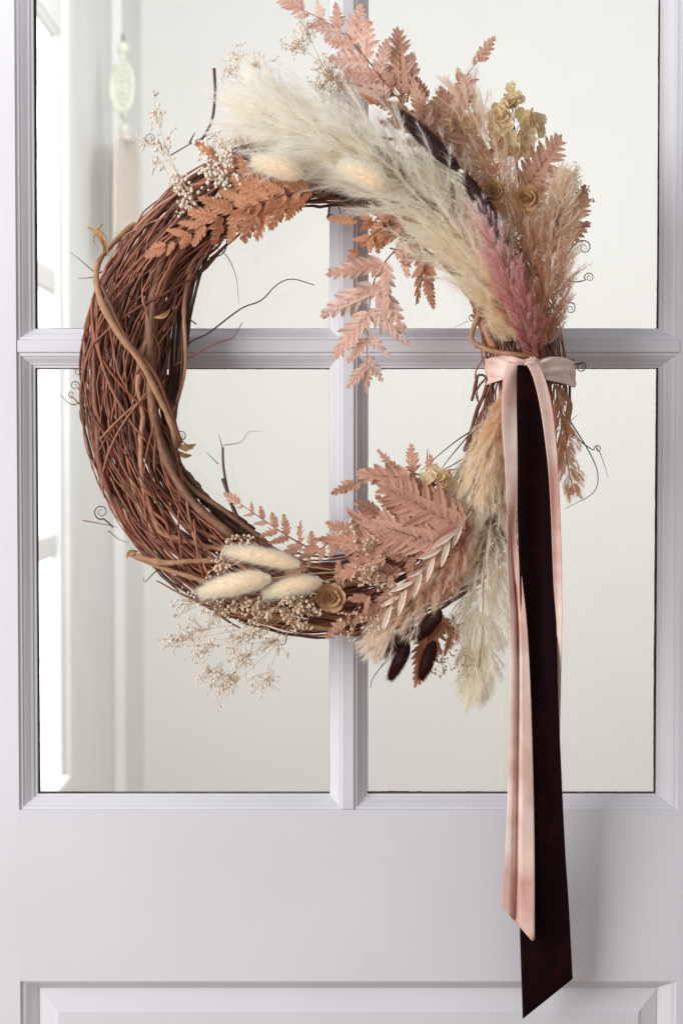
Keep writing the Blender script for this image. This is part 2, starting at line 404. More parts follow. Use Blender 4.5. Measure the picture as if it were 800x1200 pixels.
def frame_strips(parent, name, O, I, prof, mat, y_of=lambda d: d):
    """four mitred moulding lengths between the outer rect O and inner rect I (x0,x1,z0,z1)"""
    def corner(t, sx, sz):
        return ((O[sx] + (I[sx] - O[sx]) * t), (O[2 + sz] + (I[2 + sz] - O[2 + sz]) * t))
    for (a, b) in (((0, 0), (0, 1)), ((0, 1), (1, 1)), ((1, 1), (1, 0)), ((1, 0), (0, 0))):
        V, F = [], []
        nseg = 14
        for t, d in prof:
            p, q = corner(t, *a), corner(t, *b)
            for k in range(nseg + 1):
                s = k / nseg
                V.append((p[0] + (q[0] - p[0]) * s, y_of(d), p[1] + (q[1] - p[1]) * s))
        n = nseg + 1
        for i in range(len(prof) - 1):
            for k in range(nseg): F.append((i * n + k, i * n + k + 1, (i + 1) * n + k + 1, (i + 1) * n + k))
        o = part(name, V, F, parent, mat, smooth=False)
        # thickness behind the visible face
        V2 = np.array(V);
opens = []
for gx0, gx1, fx0, fx1 in ((GX[0], mgl, XS[0], mvl), (mgr, GX[1], mvr, XS[1])):
    for gz0, gz1, fz0, fz1 in ((rz_g, mgz0, rz_f, mhz0), (mgz1, top_g, mhz1, top_f)):
        opens.append(((fx0, fx1, fz0, fz1), (gx0, gx1, gz0, gz1)))
for O, I in opens:
    frame_strips(door, "glazing_bead", O, I, PROF, M_door)
    frame_strips(door, "glazing_bead", O, I, PROF, M_door, y_of=lambda d: TH - d)
    e = 0.003
    part("pane", *box(I[0] - e, I[1] + e, GY + 0.0015, GY + 0.0055, I[2] - e, I[3] + e), door, M_glass, smooth=False)
    # ragged line of old sealant where bead meets glass
    y = GY + 0.0003
    for (ax, p0, p1, c, sg, w0, w1) in ((0, I[0], I[1], I[2], 1, *((0.0003, 0.0034) if I[2] < -.1 else (.0001, .0007))), (0, I[0], I[1], I[3], -1, 0.0004, 0.0016), (1, I[2], I[3], I[0], 1, *((0.0014, 0.0028) if I[0] < -.2 else (0.0001, 0.0007))), (1, I[2], I[3], I[1], -1, *((0.0012, 0.0028) if I[1] > .2 else (0.0001, 0.0006)))):
        n = 120; s = np.linspace(p0, p1, n)
        w = w0 + (w1 - w0) * np.clip(0.45 + 0.30 * np.cumsum(rng.normal(0, 0.25, n)) * np.exp(-0.0) / 3 + rng.normal(0, 0.05, n), 0, 1)
        a = np.stack([s, np.full(n, y), np.full(n, c - sg * 0.001)], 1); b2 = np.stack([s, np.full(n, y + 0.0006), c + sg * w], 1)
        if ax: a = a[:, [2, 1, 0]]; b2 = b2[:, [2, 1, 0]]
        V = np.vstack([a, b2]); F = [(k, k + 1, n + k + 1, n + k) for k in range(n - 1)]
        part("sealant", V, F, door, M_gap, smooth=False)
# raised lower panel
O = (XS[0], XS[1], pz0, pz1); I = (XS[0] + 0.017, XS[1] - 0.017, pz0 + 0.017, pz1 - 0.010)
frame_strips(door, "panel_moulding", O, I, [(0, 0.0012), (0.05, 0.003), (0.3, 0.004), (0.6, 0.008), (0.9, 0.0115), (1.0, 0.013)], M_door)
J = (XS[0] + 0.034, XS[1] - 0.034, pz0 + 0.034, pz1 - 0.030)
V = np.array([(x, y, z) for (R, y) in ((I, 0.0135), (J, 0.0085), ((J[0] + .003, J[1] - .003, J[2] + .003, J[3] - .003), 0.0062), ((J[0] + .02, J[1] - .02, J[2] + .02, J[3] - .02), 0.006)) for (x, z) in ((R[0], R[2]), (R[1], R[2]), (R[1], R[3]), (R[0], R[3]))])
F = [(r * 4 + k, r * 4 + (k + 1) % 4, r * 4 + 4 + (k + 1) % 4, r * 4 + 4 + k) for r in range(3) for k in range(4)] + [(12, 13, 14, 15)]
part("raised_panel", V, F, door, M_door, smooth=False)
part("panel_back", *box(XS[0], XS[1], 0.02, TH - 0.006, pz0, pz1), door, M_door, smooth=False)
# wall round the door opening
struct("wall_front", *join([box(-2.4, DX0 - 0.006, 0.0, 0.14, ZF, ZC), box(DX1 + 0.006, 2.4, 0.0, 0.14, ZF, ZC), box(DX0 - 0.006, DX1 + 0.006, 0.0, 0.14, ZT + 0.004, ZC)])[:2], M_wall2)

# ------------------------------------------------------------------ wreath
wreath = empty("dried_flower_wreath", P(383, 748, 20), "grapevine wreath dressed with pampas plumes, blush fern and bunny tails on the glazed door", "wreath")
CX, CY = 383, 450
def ringR(th):   # left, top, right, bottom control
    c, s = np.cos(th), np.sin(th)
    R = np.where(c > 0, 231, 240) * c ** 2 + np.where(s > 0, 252, 250) * s ** 2
    r = np.where(c > 0, 55, 48) * c ** 2 + np.where(s > 0, 44, 45) * s ** 2
    return R, r
def ring_pt(th, rho, phi):
    R, r = ringR(th)
    rad = R + r * rho * np.cos(phi); D = 50 + 43 * rho * np.sin(phi)
    return np.stack([CX + rad * np.cos(th), CY - rad * np.sin(th), D], -1)
def smooth_noise(n, k):
    return np.interp(np.linspace(0, 1, n), np.linspace(0, 1, k), rng.normal(0, 1, k))
def add_tube(name, pts_px, r_px, parent, mat, k=6):
    V, F, uv = tube(PN(pts_px), np.asarray(r_px) * S, k)
    return part(name, V, F, parent, mat, uv=uv)
def knobbly(n, r):
    rr = np.full(n, r) * np.clip(1 + 0.10 * smooth_noise(n, max(4, n // 5)) + 0.06 * rng.normal(0, 1, n), .6, 1.5)
    for _ in range(max(1, n // 16)):
        j = rng.integers(1, n - 1); rr[j] *= 1.25
    rr[-1] *= 0.55; rr[0] *= 0.7
    return rr
fine = []
for i in range(265):
    span = rng.uniform(0.9, 4.2); th0 = rng.uniform(0, 2 * math.pi)
    if i % 5 < 2: th0 = math.pi - span / 2 + rng.uniform(-0.7, 0.7)
    n = int(span * 26) + 8
    th = th0 + np.linspace(0, span, n)
    rho = np.clip(math.sqrt(rng.uniform(0.10, 1.0)) + 0.10 * smooth_noise(n, max(4, n // 8)) + 0.02 * smooth_noise(n, max(4, n // 3)), 0.1, 1.06)
    if i % 4 == 0: rho = np.clip(rho + 0.24 * np.abs(np.linspace(-1, 1, n)) ** 5, 0, 1.28)
    phi = rng.uniform(0, 2 * math.pi) + rng.normal(0, 0.36) * (th - th0) + 0.2 * smooth_noise(n, max(4, n // 7)) + 0.03 * smooth_noise(n, max(4, n // 3))
    p = ring_pt(th, rho, phi) + rng.normal(0, 0.4, (n, 3))
    p[:, 2] = np.maximum(p[:, 2], 6)
    if i < 145:
        r = rng.choice([1.0, 1.35, 1.75, 2.3, 3.2], p=[.25, .32, .25, .12, .06])
        add_tube("vine", p, knobbly(n, r), wreath, M_vine if rng.random() < 0.84 else M_vined)
    else:
        V, F, uv = tube(PN(p), knobbly(n, rng.uniform(.55, 1.15)) * S, 5)
        uv[:, 1] += i; fine.append((V, F, uv))
V, F, uv = join(fine[::2]); o = part("fine_vines", V, F, wreath, M_vine, uv=uv); o["kind"] = "stuff"
V, F, uv = join(fine[1::2]); o = part("fine_vines", V, F, wreath, M_vinef, uv=uv); o["kind"] = "stuff"
# vines that twist across the bundle
for i in range(44):
    span = rng.uniform(0.25, 1.0); th0 = math.pi + rng.uniform(-1.2, 0.9) if i % 4 else rng.uniform(0, 6.28)
    n = 26; th = th0 + np.linspace(0, span, n); ph0 = rng.uniform(-0.6, 3.6); d = rng.choice([-1, 1]) * rng.uniform(0.8, 2.6)
    p = ring_pt(th, 1.03 + 0.04 * smooth_noise(n, 6), ph0 + d * np.linspace(0, 1, n))
    p[:, 2] = np.maximum(p[:, 2], 6)
    add_tube("vine", p, knobbly(n, rng.uniform(0.9, 1.7)), wreath, M_vine)
H = lambda pts, n=40: spline(pts, n)
def hand(pts, r, mat, n=44, name="vine", k=8, taper=True):
    p = H(pts, n); p = p + np.stack([smooth_noise(n, 9) * 0.6, smooth_noise(n, 9) * 0.6, smooth_noise(n, 9)], 1)
    rr = knobbly(n, r)
    if not taper: rr[0] = rr[-1] = r
    add_tube(name, p, rr, wreath, mat, k)
hand([(158, 262, 30), (130, 288, 66), (114, 314, 92), (117, 348, 101), (140, 392, 104), (164, 424, 100), (184, 460, 92), (202, 500, 80), (206, 530, 62)], 3.6, M_vinet)
hand([(118, 330, 99), (146, 392, 103), (178, 432, 98), (196, 470, 88), (212, 520, 74)], 2.0, M_vine)
hand([(236, 240, 70), (196, 292, 80), (178, 350, 86), (174, 420, 84), (178, 480, 84), (192, 535, 84), (222, 585, 84), (275, 632, 78)], 5.6, M_vineb)
hand([(214, 262, 60), (190, 330, 74), (181, 420, 78), (186, 500, 70), (215, 562, 72), (262, 598, 70), (318, 640, 60)], 2.8, M_vineb)
hand([(300, 232, 60), (250, 280, 62), (220, 330, 60), (212, 400, 55), (204, 470, 50), (190, 520, 50)], 2.6, M_vined)
hand([(262, 280, 66), (232, 300, 62), (216, 350, 66), (218, 420, 62), (207, 470, 58), (197, 500, 54)], 2.4, M_vine)
hand([(240, 285, 50), (210, 325, 50), (190, 400, 46), (184, 470, 46)], 3.4, M_vined)
hand([(270, 262, 56), (236, 292, 44), (206, 340, 44), (196, 400, 40), (187, 460, 46)], 2.0, M_vined)
hand([(160, 652, 92), (196, 660, 97), (240, 657, 96), (275, 658, 80)], 3.2, M_vinet)
hand([(150, 648, 84), (200, 668, 95), (262, 690, 96), (330, 726, 92), (420, 742, 80)], 2.6, M_vinet)
hand([(560, 370, 100), (553, 396, 104), (566, 408, 112), (600, 414, 118), (630, 416, 108)], 2.8, M_vinet)
hand([(556, 345, 84), (566, 380, 98), (580, 412, 104)], 4.2, M_vine)
hand([(552, 470, 70), (560, 440, 80), (570, 448, 80), (556, 490, 64), (545, 530, 60)], 2.0, M_vine)
hand([(650, 452, 84), (666, 470, 84), (664, 500, 76), (656, 520, 60)], 2.6, M_vinet)
hand([(262, 585, 70), (261, 560, 74), (275, 600, 70), (290, 632, 60)][1:], 2.0, M_vined)
hand([(217, 553, 60), (236, 574, 66), (252, 596, 60)], 3.0, M_vined)
for k in range(9):   # dark twigs inside the lower left
    y0 = 540 + k * 9
    hand([(190 + k * 9, y0, 40 + 3 * k), (230 + k * 10, y0 + 36, 44), (290 + k * 9, y0 + 72, 46)], rng.uniform(1.6, 3.2), M_vined, 26)

for k in range(9):   # loose strands along the inside of the ring
    q = k / 8; xo = rng.uniform(-6, 6)
    hand([(300 - 60 * q, 236 + 30 * q, 56), (246 - 36 * q + xo, 290 + 12 * q, 60 - 3 * k), (222 - 22 * q + xo, 360, 62 - 4 * k), (216 - 20 * q + xo * .5, 430, 60 - 4 * k), (206 - 12 * q, 490, 56), (200 - 6 * q, 540 + 10 * q, 52)],
         rng.uniform(1.0, 2.2), M_vined if k % 3 else M_vine, 50)
# stray twigs and curling tendrils
def curl(c, r0, turns, start, cw=1, D=60, n=26):
    t = np.linspace(0, 1, n); a = start + cw * turns * 2 * math.pi * t; r = r0 * (1 - 0.75 * t)
    return [(c[0] + q * math.cos(b), c[1] + q * math.sin(b), D + 5 * tt) for q, b, tt in zip(r, a, t)]
def tendril(pts, r=0.9, mat=None, n=None, tip=0.35):
    n = n or max(20, len(pts) * 5); p = H(pts, n)
    add_tube("tendril", p, np.linspace(r, r * tip, n), wreath, mat or M_tend, 6)
tendril([(251, 80, 112), (252, 110, 112), (248, 142, 104), (234, 168, 84)], 1.7, M_vined, tip=.8)
tendril([(264, 150, 60), (252, 158, 62), (232, 172, 60)], 0.9)
tendril([(200, 182, 60), (230, 165, 60), (268, 148, 58)], 0.8)
tendril([(222, 168, 50), (226, 160, 50), (229, 155, 50)], 1.2)
tendril([(200, 480, 54), (216, 410, 60), (245, 390, 64), (282, 362, 66), (306, 352, 64), (324, 334, 60), (342, 327, 58), (368, 334, 56)], 1.35)
tendril([(205, 428, 60), (250, 404, 62), (272, 396, 60), (284, 378, 60)], 1.2, M_vine)
tendril([(236, 285, 60), (262, 296, 66), (276, 322, 64), (280, 356, 60)], 0.6)
tendril([(268, 272, 60), (262, 296, 60), (244, 302, 60), (236, 296, 60)], 1.0)
tendril([(290, 632, 60), (276, 600, 66), (268, 580, 66), (262, 548, 66), (261, 524, 66)], 1.9, M_vined, tip=.7)
tendril([(261, 526, 66), (258, 515, 66), (256, 508, 66)], 0.6)
tendril([(262, 522, 66), (282, 518, 64), (292, 506, 62), (306, 506, 60)], 0.45)
tendril([(256, 544, 66), (248, 536, 66), (242, 530, 66)], 0.6)
tendril([(280, 608, 64), (268, 585, 66), (262, 576, 66)], 1.0)
tendril([(120, 318, 80), (108, 325, 84), (92, 326, 86)], 0.8)
tendril([(112, 320, 80), (96, 306, 76), (82, 295, 72)], 0.7)
tendril([(98, 470, 60), (84, 474, 56), (70, 462, 52)], 0.7)
tendril([(98, 610, 50), (120, 614, 60), (138, 618, 66)], 0.7)
tendril([(127, 622, 60), (140, 632, 64), (152, 636, 68)], 0.6)
tendril([(190, 664, 70), (180, 672, 74), (170, 682, 76), (168, 676, 76)], 0.8)
tendril([(133, 618, 50)] + curl((119, 600, 0), 9, 1.6, 1.2, 1, 50), 0.9)
for x, y, rr, tn in ((177, 162, 8, 1.5), (216, 364, 7, 1.7), (212, 510, 6, 1.5), (146, 336, 7, 1.6), (148, 524, 9, 1.8), (92, 436, 5, 1.5), (88, 452, 6, 1.4), (84, 462, 4, 1.3)):
    tendril([(x + 14, y + 16, 84 if x in (146, 148) else 60)] + curl((x, y, 0), rr, tn, rng.uniform(0, 2), rng.choice([-1, 1]), 98 if x in (146, 148) else 62), 0.8)
tendril([(386, 240, 66), (385, 250, 66)] + curl((387, 254, 0), 4, 1.4, 2, 1, 66), 1.3, M_tend)
tendril([(396, 240, 66), (400, 252, 66), (404, 254, 66), (403, 246, 66)], 0.7)
tendril([(655, 320, 66), (665, 296, 68), (676, 284, 70)] + curl((684, 290, 0), 8, 1.2, -1.6, 1, 70), 1.1)
tendril([(650, 322, 60), (672, 330, 66)] + curl((690, 325, 0), 6, 1.5, 2.6, 1, 70), 0.9)
tendril([(648, 334, 60), (662, 352, 60), (672, 356, 62)] + curl((668, 362, 0), 5, 1.3, 0, 1, 62), 0.9)
tendril([(668, 428, 70), (678, 426, 72)] + curl((680, 430, 0), 6, 1.6, -1, 1, 72), 0.9)
tendril([(655, 480, 60), (675, 512, 62), (692, 526, 64)] + curl((700, 526, 0), 4.5, 1.3, 3, 1, 66), 1.0)
tendril([(668, 494, 60), (690, 530, 60), (700, 556, 60), (694, 578, 60), (662, 596, 58)], 0.8)
tendril([(697, 522, 66), (703, 532, 66), (708, 546, 64), (712, 560, 62)], 0.5)
tendril([(660, 500, 60), (672, 490, 62), (676, 486, 62)], 0.6)
tendril([(570, 366, 70)] + curl((553, 372, 0), 5, 1.3, 0, 1, 72), 0.8)
tendril([(548, 376, 70), (536, 382, 66), (524, 388, 62)], 0.35)
for a in ([(560, 500, 60), (530, 520, 60), (492, 552, 60)], [(566, 520, 60), (530, 545, 60), (500, 556, 60)], [(552, 506, 60), (520, 545, 60), (516, 556, 60)], [(560, 545, 60), (520, 552, 60), (480, 556, 56)], [(502, 552, 60), (500, 540, 62), (501, 526, 62)]): tendril(a, 0.9)
tendril([(470, 752, 70), (446, 782, 74), (436, 796, 74), (434, 806, 74)], 0.9)
tendril([(340, 735, 60), (336, 745, 60), (334, 754, 60), (328, 756, 60)], 1.0)
tendril([(120, 262, 60), (110, 280, 70), (116, 292, 80)], 1.0, M_vine)
# dry leaf scraps on the vines
M_scrap = mat_var("dry_leaf", [(0, lin(168, 118, 82)), (1, lin(186, 150, 98))], trans=0.2, scale=200)
def scrap(p, L, w, ang):
    n = 9; t = np.linspace(0, 1, n); wd = w * np.sin(math.pi * np.clip(t * 0.96 + 0.02, 0, 1)) ** 0.8
    dx, dy = math.cos(ang), math.sin(ang); V = []
    for a, q in zip(t, wd):
        bend = 0.18 * L * math.sin(a * 3)
        for s, z in ((-1, 2), (0, 0), (1, 2)):
            V.append((p[0] + dx * L * a - dy * (q * s + bend), p[1] + dy * L * a + dx * (q * s + bend), p[2] + z * q * 0.4 + 4 * math.sin(a * 4)))
    F = [(i * 3 + j, i * 3 + j + 1, i * 3 + j + 4, i * 3 + j + 3) for i in range(n - 1) for j in range(2)]
    part("dry_leaf", PN(V), F, wreath, M_scrap)
scrap((126, 300, 82), 42, 4, -2.2); scrap((122, 296, 82), 30, 3, -1.9); scrap((204, 520, 62), 26, 4, 0.0); scrap((208, 528, 62), 18, 3, 0.3)
scrap((162, 646, 84), 16, 3.5, 2.6); scrap((180, 372, 100), 22, 3, -0.5); scrap((152, 560, 96), 20, 2.5, 0.8)

# ------------------------------------------------------------------ fibre plumes
def strips(base, d0, d1, L, w, cols, nseg=2):
    """many thin curved tapering fibres: base (n,3), start/end directions, length, width (world units)"""
    n = len(base); t = np.linspace(0, 1, nseg + 1)
    ctr = base[:, None, :] + L[:, None, None] * (d0[:, None, :] * t[None, :, None] + (d1 - d0)[:, None, :] * (t ** 2)[None, :, None] * 0.5)
    side = np.cross(d0 + 0.3 * d1, rng.normal(0, 1, (n, 3))); side /= np.linalg.norm(side, axis=1)[:, None] + 1e-9
    wd = w[:, None] * (1 - 0.85 * t)[None, :]
    A = ctr - side[:, None, :] * wd[:, :, None] * 0.5; B = ctr + side[:, None, :] * wd[:, :, None] * 0.5
    V = np.stack([A, B], 2).reshape(-1, 3)
    m = (nseg + 1) * 2; i = np.arange(n)[:, None] * m; k = np.arange(nseg)[None, :] * 2
    F = np.stack([i + k, i + k + 1, i + k + 3, i + k + 2], -1).reshape(-1, 4)
    return V, F, np.repeat(cols, m, axis=0)
def unit(a): return a / (np.linalg.norm(a, axis=-1, keepdims=True) + 1e-12)
def plume(axis, hw, colors, nb, nh, hl=13, spread=0.62, name="pampas_plume", wpx=0.30, flat=0.75, droop=0.15, cj=0.075, label=None, warm=(1.0, .82, .715)):
    """axis (px,py,D) from base to tip, hw half widths (px) along it, colors base->tip (sRGB)"""
    root = empty(name, Vector(PN([axis[0]])[0]), parent=wreath)
    if label: root["label"] = label
    n = 60; A = spline(axis, n); Aw = PN(A); T = unit(np.gradient(Aw, axis=0))
    V, F, uv = tube(Aw[:int(n * .93)], np.linspace(1.6, 0.6, int(n * .93)) * S, 6); part("stalk", V, F, root, M_stem, uv=uv)
    hwv = np.interp(np.linspace(0, 1, n), np.linspace(0, 1, len(hw)), hw) * S
    C = np.array([lin(*c)[:3] for c in colors]) * np.array(warm); C = 1 - ((1 - C) / (1 + 1.2 * C)) ** 2
    front = np.array([0, -1.0, 0])
    X = unit(np.cross(T, front)); Y = np.cross(X, T)
    tb = rng.beta(1.1, 1.0, nb) * 0.97; ib = (tb * (n - 1)).astype(int)
    a = rng.uniform(0, 2 * math.pi, nb)
    rad = np.cos(a)[:, None] * X[ib] + flat * np.sin(a)[:, None] * Y[ib]
    h = hwv[ib] * np.sqrt(rng.uniform(0.06, 1.0, nb)) 
    bl = h / spread * 1.05 + 5 * S
    # every branchlet bends from the axis outwards and then along it
    d0 = unit(T[ib] * (1 - spread) * 0.8 + rad * spread * 1.2 + rng.normal(0, .12, (nb, 3)))
    d1 = unit(T[ib] * 1.25 + rad * 0.35 + np.array([0, 0, -droop]) + rng.normal(0, .28, (nb, 3)))
    s0 = Aw[ib]
    s = rng.uniform(0.12, 1, (nb, nh)) ** 0.8
    pos = s0[:, None, :] + bl[:, None, None] * (d0[:, None, :] * s[..., None] + (d1 - d0)[:, None, :] * (s ** 2)[..., None] * 0.5)
    dr = unit(d0[:, None, :] + (d1 - d0)[:, None, :] * s[..., None])
    hd0 = unit(dr + rng.normal(0, 0.5, (nb, nh, 3)))
    hd1 = unit(dr + rng.normal(0, 0.75, (nb, nh, 3)) + np.array([0, 0, -droop * 1.5]))
    L = hl * S * rng.uniform(0.4, 1.25, (nb, nh))
    L[rng.random((nb, nh)) < 0.02] *= 1.7
    w = wpx * S * rng.uniform(0.6, 1.5, (nb, nh))
    tc = np.clip(tb[:, None] + 0.14 * s + rng.normal(0, .04, (nb, nh)), 0, 1)
    cc = np.stack([np.interp(tc, np.linspace(0, 1, len(C)), C[:, k]) for k in range(3)], -1)
    jit = np.clip(1 + 2.2 * cj * rng.normal(0, 1, (nb, 1, 1)) + 1.6 * cj * rng.normal(0, 1, (nb, nh, 1)), .3, 2.2)
    cc = np.clip(1 - (1 - cc) * jit, 0.004, 0.992)
    V, F, K = strips(pos.reshape(-1, 3), hd0.reshape(-1, 3), hd1.reshape(-1, 3), L.ravel(), w.ravel(), cc.reshape(-1, 3))
    o = part("fluff", V, F, root, M_hair, col_attr=K); o["kind"] = "stuff"
    return root
CR = [(214, 186, 148), (236, 218, 190), (244, 232, 212), (246, 238, 224)]
plume([(604, 400, 104), (586, 355, 108), (550, 295, 114), (492, 226, 118), (420, 178, 116), (345, 150, 110), (282, 118, 100)],
      [14, 32, 50, 58, 58, 56, 50, 32], [(224, 198, 168), (238, 218, 190), (246, 234, 214), (250, 243, 230), (251, 246, 238)], 760, 150, 16, label="large cream pampas plume sweeping over the top of the wreath")
plume([(450, 215, 118), (400, 178, 122), (350, 150, 116), (310, 122, 110), (282, 98, 104)], [14, 30, 38, 34, 22], [(236, 216, 186), (246, 234, 214), (248, 240, 228)], 210, 120, 15)
plume([(628, 416, 116), (614, 375, 134), (594, 322, 142), (574, 276, 142), (554, 232, 136)], [10, 19, 19, 14, 5],
      [(130, 86, 78), (160, 106, 104), (182, 126, 126), (208, 160, 156), (236, 204, 194)], 330, 120, 7.5, spread=.54, warm=(.82, .76, .76), wpx=.3, cj=.07, label="short mauve pink plume above the ribbon knot")
plume([(612, 350, 92), (604, 270, 92), (580, 195, 88), (556, 145, 80), (536, 96, 72)], [12, 22, 28, 29, 13], [(168, 128, 108), (200, 160, 136), (222, 186, 162), (230, 194, 174)], 340, 120, 8, spread=.56, warm=(.9, .81, .75))
plume([(634, 400, 100), (622, 340, 108), (606, 285, 106), (585, 235, 98)], [16, 30, 32, 16], [(146, 104, 86), (174, 132, 108), (196, 154, 128), (210, 172, 146)], 400, 120, 7, spread=.60, warm=(.9, .81, .75))
plume([(638, 404, 96), (642, 350, 104), (646, 290, 102), (654, 240, 96), (662, 200, 90)], [15, 30, 28, 20, 9], [(160, 118, 96), (190, 150, 124), (216, 182, 156), (224, 196, 174)], 400, 120, 7.5, spread=.60, warm=(.9, .81, .75))
plume([(600, 452, 96), (588, 490, 102), (566, 545, 98), (548, 606, 92)], [10, 24, 28, 14], [(190, 156, 128), (206, 176, 148), (228, 206, 182), (238, 220, 202)], 260, 120, 12, droop=.3)
plume([(594, 480, 84), (583, 560, 84), (568, 650, 78), (565, 730, 66), (560, 790, 54), (552, 826, 50)], [8, 28, 40, 36, 24, 7], [(214, 182, 144), (238, 216, 188), (244, 228, 206), (246, 232, 212)], 460, 130, 12, droop=.35, label="long cream plume hanging beside the ribbons")
plume([(556, 606, 86), (530, 648, 98), (490, 700, 100), (455, 738, 92), (432, 764, 84)], [8, 22, 27, 26, 10], [(196, 148, 126), (206, 162, 140), (222, 184, 162), (238, 214, 196)], 340, 120, 10, droop=.2, warm=(.9, .81, .75), label="dusty rose plume below the fern at the foot of the wreath")
plume([(652, 452, 78), (660, 500, 80), (664, 540, 76), (672, 580, 70)], [8, 13, 12, 5], [(168, 124, 100), (186, 142, 116), (204, 164, 136)], 110, 100, 8, droop=.2)
# ------------------------------------------------------------------ bunny tails (egg core with fine bristles)
def bunny(a, b, w, dark=False, label=None, stem=None):
    root = empty("bunny_tail", Vector(PN([a])[0]), parent=wreath)
    if label: root["label"] = label
    n = 18; A = PN(spline([a, ((a[0] + b[0]) / 2, (a[1] + b[1]) / 2 - (0 if dark else 2), (a[2] + b[2]) / 2 + 3), b], n)); t = np.linspace(0, 1, n)
    prof = w * S * 0.78 * np.sqrt(np.clip(1 - (2 * np.clip(t, 0.015, 0.985) - 1) ** 2, 0, 1)) * (1.08 - 0.3 * t)
    V, F, uv = tube(A, prof, 12); part("core", V, F, root, M_bunnyd if dark else M_bunny)
    nh = 9000 if not dark else 4500
    T = unit(np.gradient(A, axis=0)); i = rng.integers(0, n, nh)
    f = rng.normal(0, 1, (nh, 3)); f = unit(f - (f * T[i]).sum(1, keepdims=True) * T[i])
    pos = A[i] + f * prof[i][:, None] * rng.uniform(.8, 1.0, (nh, 1)) + T[i] * (rng.uniform(-.5, .5, (nh, 1)) * np.linalg.norm(A[1] - A[0]))
    d0 = unit(T[i] * 0.8 + f * 0.7 + rng.normal(0, .2, (nh, 3))); d1 = unit(T[i] + f * 0.6 + rng.normal(0, .3, (nh, 3)))
    c = np.array(lin(84, 40, 38)[:3] if dark else lin(240, 212, 180)[:3])
    if not dark: c = 1 - ((1 - c) / (1 + 1.2 * c)) ** 2
    cc = np.clip(c * (1 + .05 * rng.normal(0, 1, (nh, 1))), .004, .985)
    L = S * rng.uniform(3, 8 if not dark else 6, nh); L[rng.random(nh) < (.14 if not dark else .02)] *= 2.1
    V, F, K = strips(pos, d0, d1, L, S * rng.uniform(.18, .38, nh), cc)
    o = part("bristles", V, F, root, M_hair, col_attr=K); o["kind"] = "stuff"
    if stem:
        V, F, uv = tube(PN(spline([a] + stem, 20)), 0.9 * S, 6); part("stem", V, F, root, M_stem, uv=uv)
bunny((354, 206, 164), (300, 190, 158), 13, label="cream bunny tail at the lower edge of the large plume")
bunny((456, 222, 178), (402, 194, 172), 14, label="cream bunny tail lying on the large plume")
bunny((316, 678, 122), (238, 694, 118), 14.5, stem=[(370, 672, 112), (420, 670, 104)])
bunny((376, 682, 118), (314, 695, 118), 10.5, stem=[(420, 672, 108)])
bunny((350, 662, 120), (268, 646, 112), 10.5, stem=[(390, 668, 110)])
bunny((536, 198, 142), (466, 130, 124), 12, True, "long dark burgundy tail behind the large plume")
bunny((592, 290, 136), (546, 206, 134), 13, True)
bunny((612, 340, 104), (580, 268, 108), 14, True)
bunny((478, 754, 100), (458, 794, 98), 8.5, True, stem=[(500, 730, 90)])
bunny((508, 752, 100), (494, 794, 98), 8.5, True, stem=[(520, 730, 90)])
bunny((516, 716, 104), (488, 748, 104), 10, True)
bunny((488, 736, 92), (448, 768, 92), 8.5, True)

# ------------------------------------------------------------------ ferns
def make_pinna(nl, wid, seed, lean=0.95, drop=0.10):
    r = np.random.default_rng(seed); V, F, R = [], [], []
    def strip(base, ang, L, w, z0):
        st = [(0, .70), (.18, 1.0), (.23, .84), (.42, 1.02), (.47, .78), (.66, .78), (.71, .54), (.86, .40), (.9, .26), (1.0, .02)]
        ca, sa = math.cos(ang), math.sin(ang); o = len(V); bend = r.normal(0, .05)
        dz = r.normal(-0.03, 0.09)
        for t, ww in st:
            for s in (-1, 0, 1):
                x, y = L * t, s * w * ww + bend * L * t * t
                V.append((base[0] + ca * x - sa * y, base[1] + sa * x + ca * y, z0(base[0] + ca * x) + (0.30 * w * ww if s else 0) * 1.0 + dz * L * t * t * 3))
                R.append(abs(s) * ww)
        for i in range(len(st) - 1):
            for j in range(2): F.append((o + i * 3 + j, o + i * 3 + j + 1, o + i * 3 + j + 4, o + i * 3 + j + 3))
    cv = r.uniform(-0.05, drop)
    z0 = lambda x: -cv * x * x
    xs = np.linspace(0.07, 0.86, nl)
    for k, x in enumerate(xs):
        L = wid * (0.62 + 0.38 * math.sin(min(1, x / 0.3) * math.pi / 2)) * (1 - x ** 1.7 * 0.86) * r.uniform(.88, 1.1)
        for s in (-1, 1):
            strip((x + (0.02 if s > 0 else -0.01), 0), s * (lean - 0.25 * x + r.normal(0, .06)), L, 0.56 * (xs[1] - xs[0]) * r.uniform(.92, 1.12) * (1.05 - .4 * x), z0)
    strip((0.80, 0), r.normal(0, .05), 0.22, 0.05, z0)
    # blade web along the midrib
    o = len(V)
    for x in np.linspace(0, 0.94, 8):
        for s in (-1, 0, 1): V.append((x, s * wid * .36 * (1 - x) ** .7 * min(1, x * 6 + .2), z0(x) - 0.004 + abs(s) * .015)); R.append(abs(s))
    for i in range(7):
        for j in range(2): F.append((o + i * 3 + j, o + i * 3 + j + 1, o + i * 3 + j + 4, o + i * 3 + j + 3))
    return np.array(V), np.array(F), np.array(R)
PINNA = {}
for mi, mt in enumerate((M_fo, M_fp, M_fr, M_ft)):
    PINNA[mt] = []
    for v in range(8):
        V, F, R = make_pinna([5, 6, 7, 6, 5, 7, 9, 10][v], [.36, .34, .31, .39, .41, .29, .38, .34][v], 10 * mi + v, drop=[.1, .25, .3, .15, .35, .2, .15, .2][v])
        me = mesh_np("leaflet", V, F, mt, floats=R); PINNA[mt].append(me)
